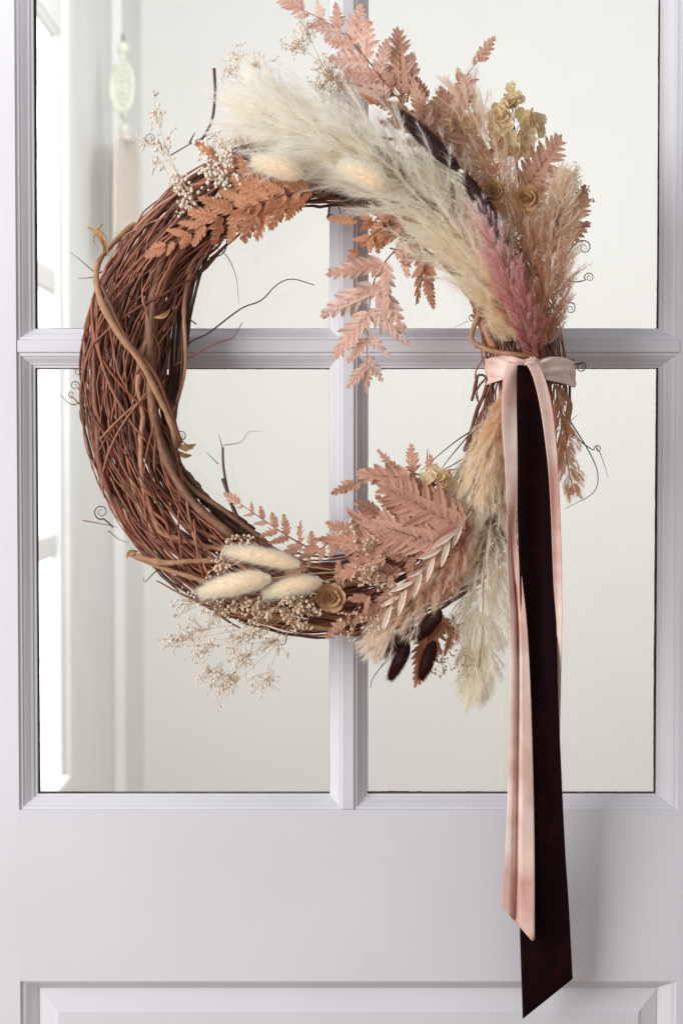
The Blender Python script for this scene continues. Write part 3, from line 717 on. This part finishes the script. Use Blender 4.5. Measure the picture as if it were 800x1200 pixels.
def leaflet(parent, p0w, dirw, L, mt, roll=0.5, face=None, wide=1.0, var=None):
    x = dirw.normalized()
    z = (face or Vector((0, -1, 0))) + Vector((random.gauss(0, roll), random.gauss(0, .15), random.gauss(0, roll)))
    y = z.cross(x)
    if y.length < 1e-3: y = Vector((0, 0, 1)).cross(x)
    y.normalize(); z = x.cross(y)
    M = Matrix((x, y, z)).transposed().to_4x4() @ Matrix.Diagonal((L, L * wide, L, 1))
    M.translation = p0w
    return link("leaflet", PINNA[mt][random.randrange(6) if var is None else var], parent, M=M)
def frond(axis, n, Lmax, mt, ang=0.95, first=0.12, shape=None, roll=0.35, wide=1.0, tip=None, sides=(-1, 1), tilt=0.3, label=None, rr=1.1):
    root = empty("fern_frond", Vector(PN([axis[0]])[0]), parent=wreath)
    if label: root["label"] = label
    A = PN(spline(axis, 40)); V, F, uv = tube(A, np.linspace(rr, rr * .35, 40) * S, 6); part("stalk", V, F, root, M_rach, uv=uv)
    T = np.gradient(A, axis=0)
    for k in range(n):
        t = first + (0.96 - first) * k / max(1, n - 1)
        sh = shape(t) if shape else (0.55 + 0.45 * min(1, t / .3)) * (1 - 0.72 * max(0, t - .3) / .7)
        for s in sides:
            i = min(38, int((t + 0.015 * s) * 39)); d = Vector(T[i]).normalized()
            a = s * (ang - 0.3 * t + random.gauss(0, .1))
            d = Matrix.Rotation(a, 3, 'Y') @ d
            d.y += random.gauss(-0.1, tilt)
            leaflet(root, Vector(A[i]), d, Lmax * S * sh * random.uniform(.85, 1.12), mt, roll, wide=wide)
    leaflet(root, Vector(A[-2]), Vector(T[-1]), (tip or Lmax * .5) * S, mt, roll * .6, wide=wide)
    return root
def leaf(a, b, mt, wide=1.0, D2=None, roll=.25, var=None):
    root = empty("fern_leaf", Vector(PN([a])[0]), parent=wreath)
    p, q = Vector(PN([a])[0]), Vector(PN([b])[0])
    leaflet(root, p, q - p, (q - p).length, mt, roll, wide=wide, var=var)
    V, F, uv = tube(np.array([p - (q - p) * .15, p, p + (q - p) * .6]), np.array([1.0, .8, .3]) * S, 6); part("stalk", V, F, root, M_rach, uv=uv)
# upper left copper frond
frond([(376, 222, 112), (330, 230, 118), (262, 252, 116), (190, 290, 106)], 9, 54, M_fo, ang=1.0, tilt=.2, wide=1.15, label="copper fern frond over the upper left vines", rr=1.3)
frond([(350, 222, 108), (300, 215, 112), (248, 180, 104)], 5, 36, M_fo, tip=30)
frond([(372, 226, 114), (340, 226, 122), (285, 246, 124)], 6, 32, M_fo)
# centre top
frond([(500, 262, 84), (460, 262, 90), (412, 258, 92)], 5, 36, M_fo, tip=30)
frond([(475, 255, 84), (440, 272, 96), (416, 296, 96)], 4, 30, M_fo)
frond([(470, 262, 84), (490, 290, 92), (500, 330, 90)], 4, 32, M_ft, tip=34)
leaf((492, 300, 88), (488, 358, 84), M_fr, .45)
leaf((500, 300, 90), (504, 346, 86), M_fo, .8)
frond([(500, 262, 80), (462, 294, 86), (438, 330, 88), (431, 380, 86), (430, 432, 82)], 5, 60, M_fp, ang=.95, first=.36, shape=lambda t: 1.0 if t < .75 else .66, tip=34, tilt=.12, wide=.85, label="pale pink fern frond hanging inside the ring", roll=.3)
leaf((462, 292, 88), (498, 300, 88), M_fp, 1.2); leaf((470, 280, 88), (476, 326, 88), M_fp, 1.1)
# top pink frond
frond([(462, 112, 84), (430, 70, 86), (398, 36, 84), (352, 10, 78)], 6, 52, M_fp, ang=1.0, first=.2, tip=36, tilt=.15, roll=.25, wide=1.25, label="pale pink fern frond rising above the large plume")
leaf((462, 112, 84), (378, 88, 84), M_fp, 1.0); leaf((470, 110, 86), (466, 30, 82), M_fr, .9, roll=.1, var=6); leaf((478, 112, 86), (486, 60, 82), M_fp, .9)
leaf((450, 118, 86), (446, 66, 80), M_fp, 1.0)
# tan rose fronds at the top
frond([(500, 178, 92), (480, 140, 92), (458, 98, 88)], 4, 38, M_ft, tip=34, roll=.25)
frond([(540, 190, 88), (518, 150, 86), (498, 112, 82)], 4, 34, M_ft, tip=28)
frond([(548, 200, 80), (532, 140, 78), (540, 100, 76), (562, 68, 72)], 5, 42, M_ft, tip=34)
leaf((440, 122, 108), (420, 108, 100), M_fo, .8); leaf((560, 200, 90), (512, 152, 90), M_ft, 1.1); leaf((576, 212, 92), (540, 150, 92), M_fo, 1.0); leaf((540, 180, 94), (470, 140, 92), M_ft, 1)
leaf((590, 230, 94), (548, 196, 96), M_fo, 1.0)
leaf((612, 224, 84), (659, 158, 80), M_fr, 1.2, roll=.08, var=6); leaf((640, 262, 76), (690, 228, 72), M_ft, 1.0)
frond([(634, 300, 76), (660, 268, 76), (676, 236, 72)], 4, 26, M_fr, tip=24)
leaf((606, 262, 90), (640, 216, 84), M_ft, .9)
leaf((650, 292, 100), (690, 226, 92), M_fr, .9, roll=.12, var=6); leaf((648, 290, 96), (692, 256, 92), M_ft, 1.0); leaf((652, 262, 92), (672, 214, 88), M_fr, .9)
leaf((500, 150, 96), (484, 92, 90), M_ft, 1.1); leaf((512, 160, 94), (516, 100, 86), M_ft, 1.1); leaf((530, 150, 84), (548, 84, 78), M_fp, 1.0); leaf((486, 140, 98), (440, 118, 96), M_ft, 1.0); leaf((556, 180, 92), (520, 128, 90), M_ft, 1.1)
leaf((470, 268, 88), (420, 286, 90), M_fo, 1.0); leaf((480, 262, 86), (436, 246, 88), M_fo, 1.0); leaf((486, 276, 86), (472, 312, 88), M_fr, 1.1)
# bottom
frond([(380, 652, 96), (340, 630, 96), (310, 610, 92), (278, 588, 86)], 7, 30, M_fr, tip=22, roll=.3, label="small dusty rose fern frond over the lower vines")
frond([(540, 596, 96), (490, 604, 108), (430, 616, 112), (380, 640, 112), (352, 664, 108)], 9, 46, M_fr, ang=.95, tip=34, tilt=.25, label="dusty rose fern frond lying along the foot of the wreath", rr=1.3)
frond([(540, 590, 90), (500, 562, 98), (460, 548, 96), (412, 568, 90)], 6, 40, M_fr, tip=30)
frond([(520, 620, 100), (470, 660, 114), (430, 700, 112), (400, 730, 104)], 5, 38, M_fr, tip=30)
leaf((470, 690, 104), (430, 718, 108), M_ft, 1.1); leaf((462, 706, 104), (412, 728, 104), M_fr, 1.0); leaf((470, 670, 112), (416, 672, 112), M_fr, 1.0)
leaf((500, 610, 118), (520, 560, 112), M_ft, .9); leaf((400, 690, 108), (396, 656, 108), M_fr, .9)
leaf((512, 716, 90), (484, 806, 86), M_fo, .85, var=7); leaf((510, 720, 84), (540, 752, 80), M_fo, 1.0); leaf((500, 720, 84), (512, 766, 82), M_fo, .9); leaf((530, 740, 80), (520, 770, 78), M_fo, .8)

leaf((544, 622, 116), (444, 566, 126), M_fr, 1.15, roll=.12, var=6); leaf((520, 640, 120), (408, 604, 130), M_fr, 1.1, roll=.12, var=7); 
leaf((470, 640, 122), (376, 634, 124), M_fr, .95, roll=.15, var=7); leaf((480, 560, 108), (416, 556, 104), M_fr, 1.0, roll=.2); leaf((450, 648, 122), (396, 676, 122), M_fr, 1.0); leaf((540, 640, 110), (520, 704, 104), M_ft, 1.0)
# bleached leafy sprig
V, F, R = [], [], []
for i, t in enumerate(np.linspace(0, 1, 9)):
    w = .105 * math.sin(math.pi * min(1, t * .95 + .03)) ** .7
    for s in (-1, 0, 1): V.append((t, s * w, (0.08 if s else 0) * w * 8 - .1 * t * t)); R.append(abs(s))
F = [(i * 3 + j, i * 3 + j + 1, i * 3 + j + 4, i * 3 + j + 3) for i in range(8) for j in range(2)]
oat_me = mesh_np("leaf", np.array(V), np.array(F), M_oat, floats=R)
def sprig(axis, n, L, ang=.35):
    root = empty("bleached_sprig", Vector(PN([axis[0]])[0]), parent=wreath)
    A = PN(spline(axis, 40)); V, F, uv = tube(A, np.linspace(1, .4, 40) * S, 6); part("stem", V, F, root, M_oat, uv=uv)
    T = np.gradient(A, axis=0)
    for k in range(n):
        i = int(5 + 33 * k / (n - 1)); d = Matrix.Rotation((1 if k % 2 else -1) * (ang + random.gauss(0, .08)), 3, 'Y') @ Vector(T[i]).normalized(); d.y += random.gauss(-.1, .15)
        x = d.normalized(); z = Vector((random.gauss(0, .3), -1, random.gauss(0, .3))); y = z.cross(x).normalized(); z = x.cross(y)
        l = L * S * random.uniform(.8, 1.15); M = Matrix((x, y, z)).transposed().to_4x4() @ Matrix.Diagonal((l, l, l, 1)); M.translation = Vector(A[i])
        link("leaf", oat_me, root, M=M)
sprig([(552, 600, 118), (520, 640, 126), (485, 680, 124), (456, 712, 116)], 11, 30)

# ------------------------------------------------------------------ hydrangea and rosettes
V, F, R = [], [], []
for i, t in enumerate(np.linspace(0, 1, 6)):
    w = .52 * math.sin(math.pi * (0.08 + .80 * t)) ** .8
    for s in (-1, -.5, 0, .5, 1): V.append((t, s * w, .25 * t * t + .22 * (s * w) ** 2 + .05 * math.sin(7 * t + 5 * s))); R.append(.3 + abs(s))
F = [(i * 5 + j, i * 5 + j + 1, i * 5 + j + 6, i * 5 + j + 5) for i in range(5) for j in range(4)]
pet_me = mesh_np("petal", np.array(V), np.array(F), M_hyd, floats=R); ros_me = mesh_np("petal", np.array(V), np.array(F), M_ros)
def place(name, me, root, pos, x, z, l, wy=1.0):
    x = x.normalized(); y = z.cross(x)
    if y.length < 1e-4: y = Vector((0, 0, 1)).cross(x)
    y.normalize(); z = x.cross(y)
    M = Matrix((x, y, z)).transposed().to_4x4() @ Matrix.Diagonal((l, l * wy, l, 1)); M.translation = pos
    return link(name, me, root, M=M)
def hydrangea(c, r, n, pl=13, label=None, stem=None):
    root = empty("hydrangea", P(*c), parent=wreath)
    if label: root["label"] = label
    for k in range(n):
        a = random.uniform(0, 6.28); q = math.sqrt(random.random())
        nrm = Vector((q * math.cos(a), -math.sqrt(max(.1, 1 - q * q * .8)), q * math.sin(a))).normalized()
        ctr = P(*c) + Vector((nrm.x * r[0], nrm.y * r[0] * .6, nrm.z * r[1])) * S
        u = nrm.orthogonal().normalized(); u.rotate(Matrix.Rotation(random.uniform(0, 6.28), 3, nrm).to_quaternion()); v = nrm.cross(u)
        for m in range(4):
            d = (u * math.cos(m * math.pi / 2) + v * math.sin(m * math.pi / 2)) + nrm * random.uniform(.1, .5)
            place("petal", pet_me, root, ctr, d, nrm + Vector((random.gauss(0, .2),) * 3), pl * S * random.uniform(.8, 1.1))
        part("floret_stem", *tube(np.array([np.array(ctr), np.array((P(*c) + ctr) / 2 + Vector((0, 0.004, -.004))), np.array(P(c[0] - 4, c[1] + 24, c[2] - 8))]), .5 * S, 5)[:2], root, M_rach)
    if stem: part("stem", *tube(PN(spline([c] + stem, 16)), 1.2 * S, 6)[:2], root, M_rach)
hydrangea((602, 148, 74), (30, 32), 26, 13, "pale yellow hydrangea head behind the upper plumes", [(606, 200, 70), (614, 260, 66)])
hydrangea((601, 104, 68), (5, 5), 2, 8, None, [(602, 122, 68)])
hydrangea((538, 148, 86), (14, 14), 5, 11)
hydrangea((512, 566, 98), (16, 14), 6, 12, "faded yellow hydrangea tuft in the lower fern")
def rosette(c, r, label=None, stem=None):
    root = empty("dried_rosette", P(*c), parent=wreath)
    if label: root["label"] = label
    ctr = P(*c)
    for ring, (m, rad, tilt, l) in enumerate(((6, .30, .35, .78), (6, .18, .75, .66), (4, .08, 1.3, .5), (3, .02, 2.2, .36))):
        for k in range(m):
            a = k / m * 6.283 + ring * .5; e = Vector((math.cos(a), 0, math.sin(a)))
            place("petal", ros_me, root, ctr + e * rad * r * S + Vector((0, -ring * .0012, 0)), e + Vector((0, -tilt, 0)), Vector((0, -1, 0)) - e * tilt, l * r * S * random.uniform(.93, 1.07), 1.25)
    part("centre", *sph(ctr + Vector((0, -.003, 0)), r * .22 * S, r * .2 * S), root, M_ros)
    if stem: part("stem", *tube(PN(spline([c] + stem, 14)), 1.1 * S, 6)[:2], root, M_stem)
rosette((387, 700, 106), 17, "tan dried rosette flower beside the bunny tails")
rosette((616, 233, 128), 15, "tan dried rosette flower among the upper plumes", [(614, 262, 118), (610, 298, 110)])
rosette((579, 224, 116), 13)

# ------------------------------------------------------------------ baby's breath
ico = sph((0, 0, 0), 1, 1, 6, 4)
def gyps(base, tips, nb, spread, mat, bud=1.7, name="gypsophila_sprig", label=None, sub=4, stemr=.55):
    root = empty(name, P(*base), parent=wreath)
    if label: root["label"] = label
    stems, buds = [], []
    B = np.array(base, float)
    for tip in tips:
        tip = np.array(tip, float); mid = B + (tip - B) * .5 + rng.normal(0, 6, 3) * np.array([1, 1, .3])
        stems.append(tube(PN(spline([B, mid, tip], 10)), np.linspace(stemr, stemr * .6, 10) * S, 5))
        for k in range(nb):
            e = tip + rng.normal(0, 1, 3) * spread * np.array([1, 1, .5]); e[2] = max(e[2], 8)
            f = B + (tip - B) * rng.uniform(.84, 1.0)
            stems.append(tube(PN(spline([f, (f + e) / 2 + rng.normal(0, 1.5, 3), e], 5)), .24 * S, 4))
            V = ico[0] * np.array([1, 1, 1.15]) * bud * S * rng.uniform(.7, 1.25) + np.array(P(*e)); buds.append((V, ico[1]))
            for q in range(rng.integers(0, sub)):
                e2 = e + rng.normal(0, 3.4, 3)
                V = ico[0] * bud * S * rng.uniform(.6, 1.1) + np.array(P(*e2)); buds.append((V, ico[1]))
                stems.append(tube(PN([e, e2]), .18 * S, 4))
    V, F, uv = join(stems); o = part("stems", V, F, root, M_stemp, uv=uv); o["kind"] = "stuff"
    V, F, uv = join(buds); o = part("buds", V, F, root, mat); o["kind"] = "stuff"
gyps((236, 250, 84), [(182, 134, 74), (172, 160, 74), (192, 168, 78), (186, 190, 80), (212, 218, 88), (206, 206, 86), (222, 232, 96), (216, 240, 98)], 9, 7, M_budw, 1.8, label="white baby's breath sprig rising at the upper left")
gyps((290, 210, 86), [(244, 178, 100), (250, 195, 106), (262, 172, 104), (246, 208, 108), (262, 212, 110), (284, 162, 100), (268, 190, 108)], 13, 9, M_budw, 1.9)
gyps((300, 110, 96), [(274, 66, 88), (268, 84, 90), (300, 74, 90)], 14, 7, M_budw, 1.5)
gyps((420, 140, 96), [(358, 36, 80), (345, 50, 78), (380, 80, 84), (376, 100, 90), (398, 96, 90), (386, 116, 96)], 22, 8, M_budw, 1.3, label="fine pale baby's breath in front of the top pink fern")
gyps((370, 705, 80), [(206, 752, 64), (226, 740, 64), (234, 764, 66), (220, 708, 64), (262, 800, 64), (244, 790, 64), (282, 774, 66), (272, 752, 68), (312, 800, 62), (318, 756, 64), (296, 742, 68), (266, 808, 64), (252, 718, 72)], 21, 9, M_budw, 1.4, label="loose cream baby's breath hanging under the wreath", sub=4, stemr=.4)
gyps((380, 690, 96), [(300, 706, 112), (320, 716, 112), (344, 708, 114), (362, 716, 112), (300, 720, 106), (340, 728, 108), (276, 708, 106), (356, 696, 114)], 13, 9, M_bud, 1.8, label="tan baby's breath buds under the bunny tails")
gyps((285, 655, 96), [(262, 652, 108), (282, 632, 106), (256, 664, 108), (300, 636, 104)], 10, 7, M_bud, 1.7)
gyps((470, 700, 100), [(424, 676, 126), (436, 664, 126), (410, 734, 108), (452, 690, 120), (436, 730, 112), (418, 622, 122), (432, 640, 124)], 10, 8, M_bud, 1.7)
gyps((640, 280, 76), [(660, 204, 70), (668, 218, 70), (682, 230, 68), (652, 214, 72), (676, 244, 70)], 12, 8, M_budw, 1.2)
gyps((606, 330, 110), [(596, 292, 128), (604, 284, 128), (590, 282, 128)], 11, 7, M_budw, 1.5)
gyps((560, 230, 100), [(566, 208, 112), (592, 214, 112), (572, 238, 114)], 9, 7, M_bud, 1.4)
gyps((530, 720, 80), [(528, 760, 76), (516, 776, 74), (546, 776, 74), (538, 734, 86)], 10, 7, M_bud, 1.3)

# ------------------------------------------------------------------ ribbons
def swing(py): return 38 * np.clip((py - 560) / 586, 0, 1) ** 1.1   # the free ends hang back towards the door
def cloth(name, rows, parent, mat, nx=14, ny=90, thick=.0007, fold=None, cut=None):
    """rows: (py, x_left, x_right, D); fold(u, v) adds depth in px"""
    R = np.asarray(rows, float); A = spline(R, ny); V = []
    for j, (py, xl, xr, D) in enumerate(A):
        v = j / (ny - 1); D -= swing(py)
        for i in range(nx):
            u = i / (nx - 1)
            d = D + (fold(u, v) if fold else 0)
            q = max(0, (v - .9) / .1) if cut else 0
            V.append((xl + (xr - xl) * u, py + (cut(u) * q if cut else 0), d))
    F = [(j * nx + i, j * nx + i + 1, (j + 1) * nx + i + 1, (j + 1) * nx + i) for j in range(ny - 1) for i in range(nx - 1)]
    o = part(name, PN(V), F, parent, mat)
    m = o.modifiers.new("thick", 'SOLIDIFY'); m.thickness = thick; m.offset = 0
    return o
kb = P(620, 434, 118)
blush = empty("blush_ribbon", kb, "pale blush velvet ribbon knotted round the right side of the wreath", "ribbon")
burg = empty("burgundy_ribbon", P(624, 436, 124), "long dark burgundy velvet ribbon hanging from the blush knot", "ribbon")
# band wrapped round the bundle
n, m = 96, 12; V = []
for i in range(n):
    a = i / n * 2 * math.pi
    x, D = 621 + 52 * math.cos(a), 62 + 58 * math.sin(a)
    fr_ = max(0, math.sin(a)); g = abs(x - 618) / 52
    h = 15.5 - 7.5 * fr_ * math.exp(-(g * 2.4) ** 2)
    yc = 433 + 3 * math.cos(2 * a) + (2.0 if x > 620 else -1)
    for j in range(m):
        v = j / (m - 1) * 2 - 1
        w = (2.4 * math.sin(v * 6.5 + 3 * math.cos(a * 2) + (2 * a)) + 1.6 * math.sin(v * 11 + 4 * math.sin(3 * a)) + 1.1 * math.sin(9 * a + 3 * v)) * (.4 + fr_)
        V.append((x + w * .5 * math.cos(a), yc + v * h + 1.2 * math.sin(5 * a), D + w))
F = [(i * m + j, i * m + j + 1, ((i + 1) % n) * m + j + 1, ((i + 1) % n) * m + j) for i in range(n) for j in range(m - 1)]
o = part("band", PN(V), F, blush, M_blush); md = o.modifiers.new("thick", 'SOLIDIFY'); md.thickness = .0008
# knot: a rumpled lump lying over the band
n, m = 28, 16; V = []
for i in range(n):
    a = i / n * 2 * math.pi
    for j in range(m):
        b_ = (j / (m - 1) - .5) * math.pi
        w = 1 + .10 * math.sin(3 * a + 4 * b_) + .06 * math.sin(7 * b_ - a)
        V.append((621 + 13 * w * math.cos(b_) * math.cos(a) + 3 * math.sin(b_), 432 - 13 * w * math.sin(b_), 122 + 10 * w * math.cos(b_) * math.sin(a)))
F = [(i * m + j, i * m + j + 1, ((i + 1) % n) * m + j + 1, ((i + 1) % n) * m + j) for i in range(n) for j in range(m - 1)]
part("knot", PN(V), F, blush, M_blush)
cloth("tail", [(424, 596, 616, 130), (440, 590, 608, 132), (480, 587, 606, 131), (540, 591, 607, 128), (590, 593, 606, 126), (622, 594, 604, 124), (660, 594, 609, 122), (720, 597, 616, 118), (780, 597, 620, 114), (860, 596, 623, 108), (940, 594, 625, 102), (1010, 591, 626, 97), (1056, 587, 626, 94)],
      blush, M_blush, nx=22, ny=120, fold=lambda u, v: (2.6 * math.cos(u * 3.0 - 1.4 + 2.5 * math.sin(4 * v)) + 1.0 * math.sin(23 * v + 4 * u)) * (1 if v < .55 else .5) - (13.0 * math.exp(-((u - .42 - .06 * math.sin(6 * v)) / .09) ** 2) if v > .42 else 9 * math.exp(-((u - .42) / .09) ** 2) * max(0, (v - .3) / .12) if v > .3 else 0), cut=lambda u: 6 + 44 * u if u < .94 else 47.4 - (u - .94) * 60)
cloth("tail", [(426, 616, 630, 134), (442, 624, 638, 138), (480, 633, 647, 144), (540, 641, 653, 141), (600, 645, 656, 135), (680, 648, 658, 126), (750, 652, 658, 113), (840, 646, 656, 90), (920, 638, 654, 78), (1000, 634, 650, 70)],
      blush, M_blush, nx=12, fold=lambda u, v: 1.5 * math.cos(u * 3 + 5 * v) + 1.2 * math.sin(17 * v))
# burgundy ribbon, slanting cut
def bfold(u, v): return 3.0 * math.cos(u * 4.5 + .5) * (1 - .6 * v) + 2.6 * math.sin(6.5 * u + 1.5 * math.sin(5 * v)) * min(1, 3 * v) + 1.6 * math.sin(9 * v + 3 * u) - 3.0 * max(0, u - .75) * 5 * (1 - v)
cloth("velvet_strip", [(428, 606, 630, 132), (445, 605, 640, 134), (480, 605, 644, 130), (540, 606, 648, 126), (600, 606, 650, 122), (700, 609, 652, 114), (800, 611, 653, 106), (900, 612, 657, 98), (1000, 610, 662, 90), (1060, 608, 666, 85), (1146, 612, 670.5, 78)],
      burg, M_burg, nx=18, ny=140, fold=bfold, cut=lambda u: 48 - 47 * u)

# frayed threads along the cut edges
def fray(rows, side, parent, mat, c, n=260, L=4):
    A = spline(np.asarray(rows, float), 400); k = rng.integers(0, 400, n)
    px = A[k, 2] if side > 0 else A[k, 1]
    pos = PN(np.stack([px - side * .6, A[k, 0], A[k, 3] - swing(A[k, 0])], 1))
    d0 = unit(np.stack([side * rng.uniform(.3, 1, n), rng.normal(0, .4, n), rng.normal(-.5, .6, n)], 1)); d1 = unit(d0 + rng.normal(0, .7, (n, 3)))
    V, F, K = strips(pos, d0, d1, S * rng.uniform(1, L, n), np.full(n, .28 * S), np.tile(np.array(lin(*c)[:3]), (n, 1)))
    o = part("frayed_edge", V, F, parent, mat, col_attr=K); o["kind"] = "stuff"
BR = [(480, 605, 644, 130), (600, 606, 650, 122), (700, 609, 652, 114), (800, 611, 653, 106), (900, 612, 657, 98), (1000, 610, 662, 90), (1060, 608, 666, 85), (1146, 612, 670.5, 78)]
fray(BR[3:], 1, burg, M_hair, (120, 60, 70), 420, 4); fray(BR[5:], -1, burg, M_hair, (120, 60, 70), 120, 3)
BL = [(660, 594, 609, 122), (720, 597, 616, 118), (780, 597, 620, 114), (860, 596, 623, 108), (940, 594, 625, 102), (1010, 591, 626, 97), (1056, 587, 626, 94)]
fray(BL, -1, blush, M_hair, (240, 220, 212), 200, 3); fray(BL, 1, blush, M_hair, (240, 220, 212), 200, 3)
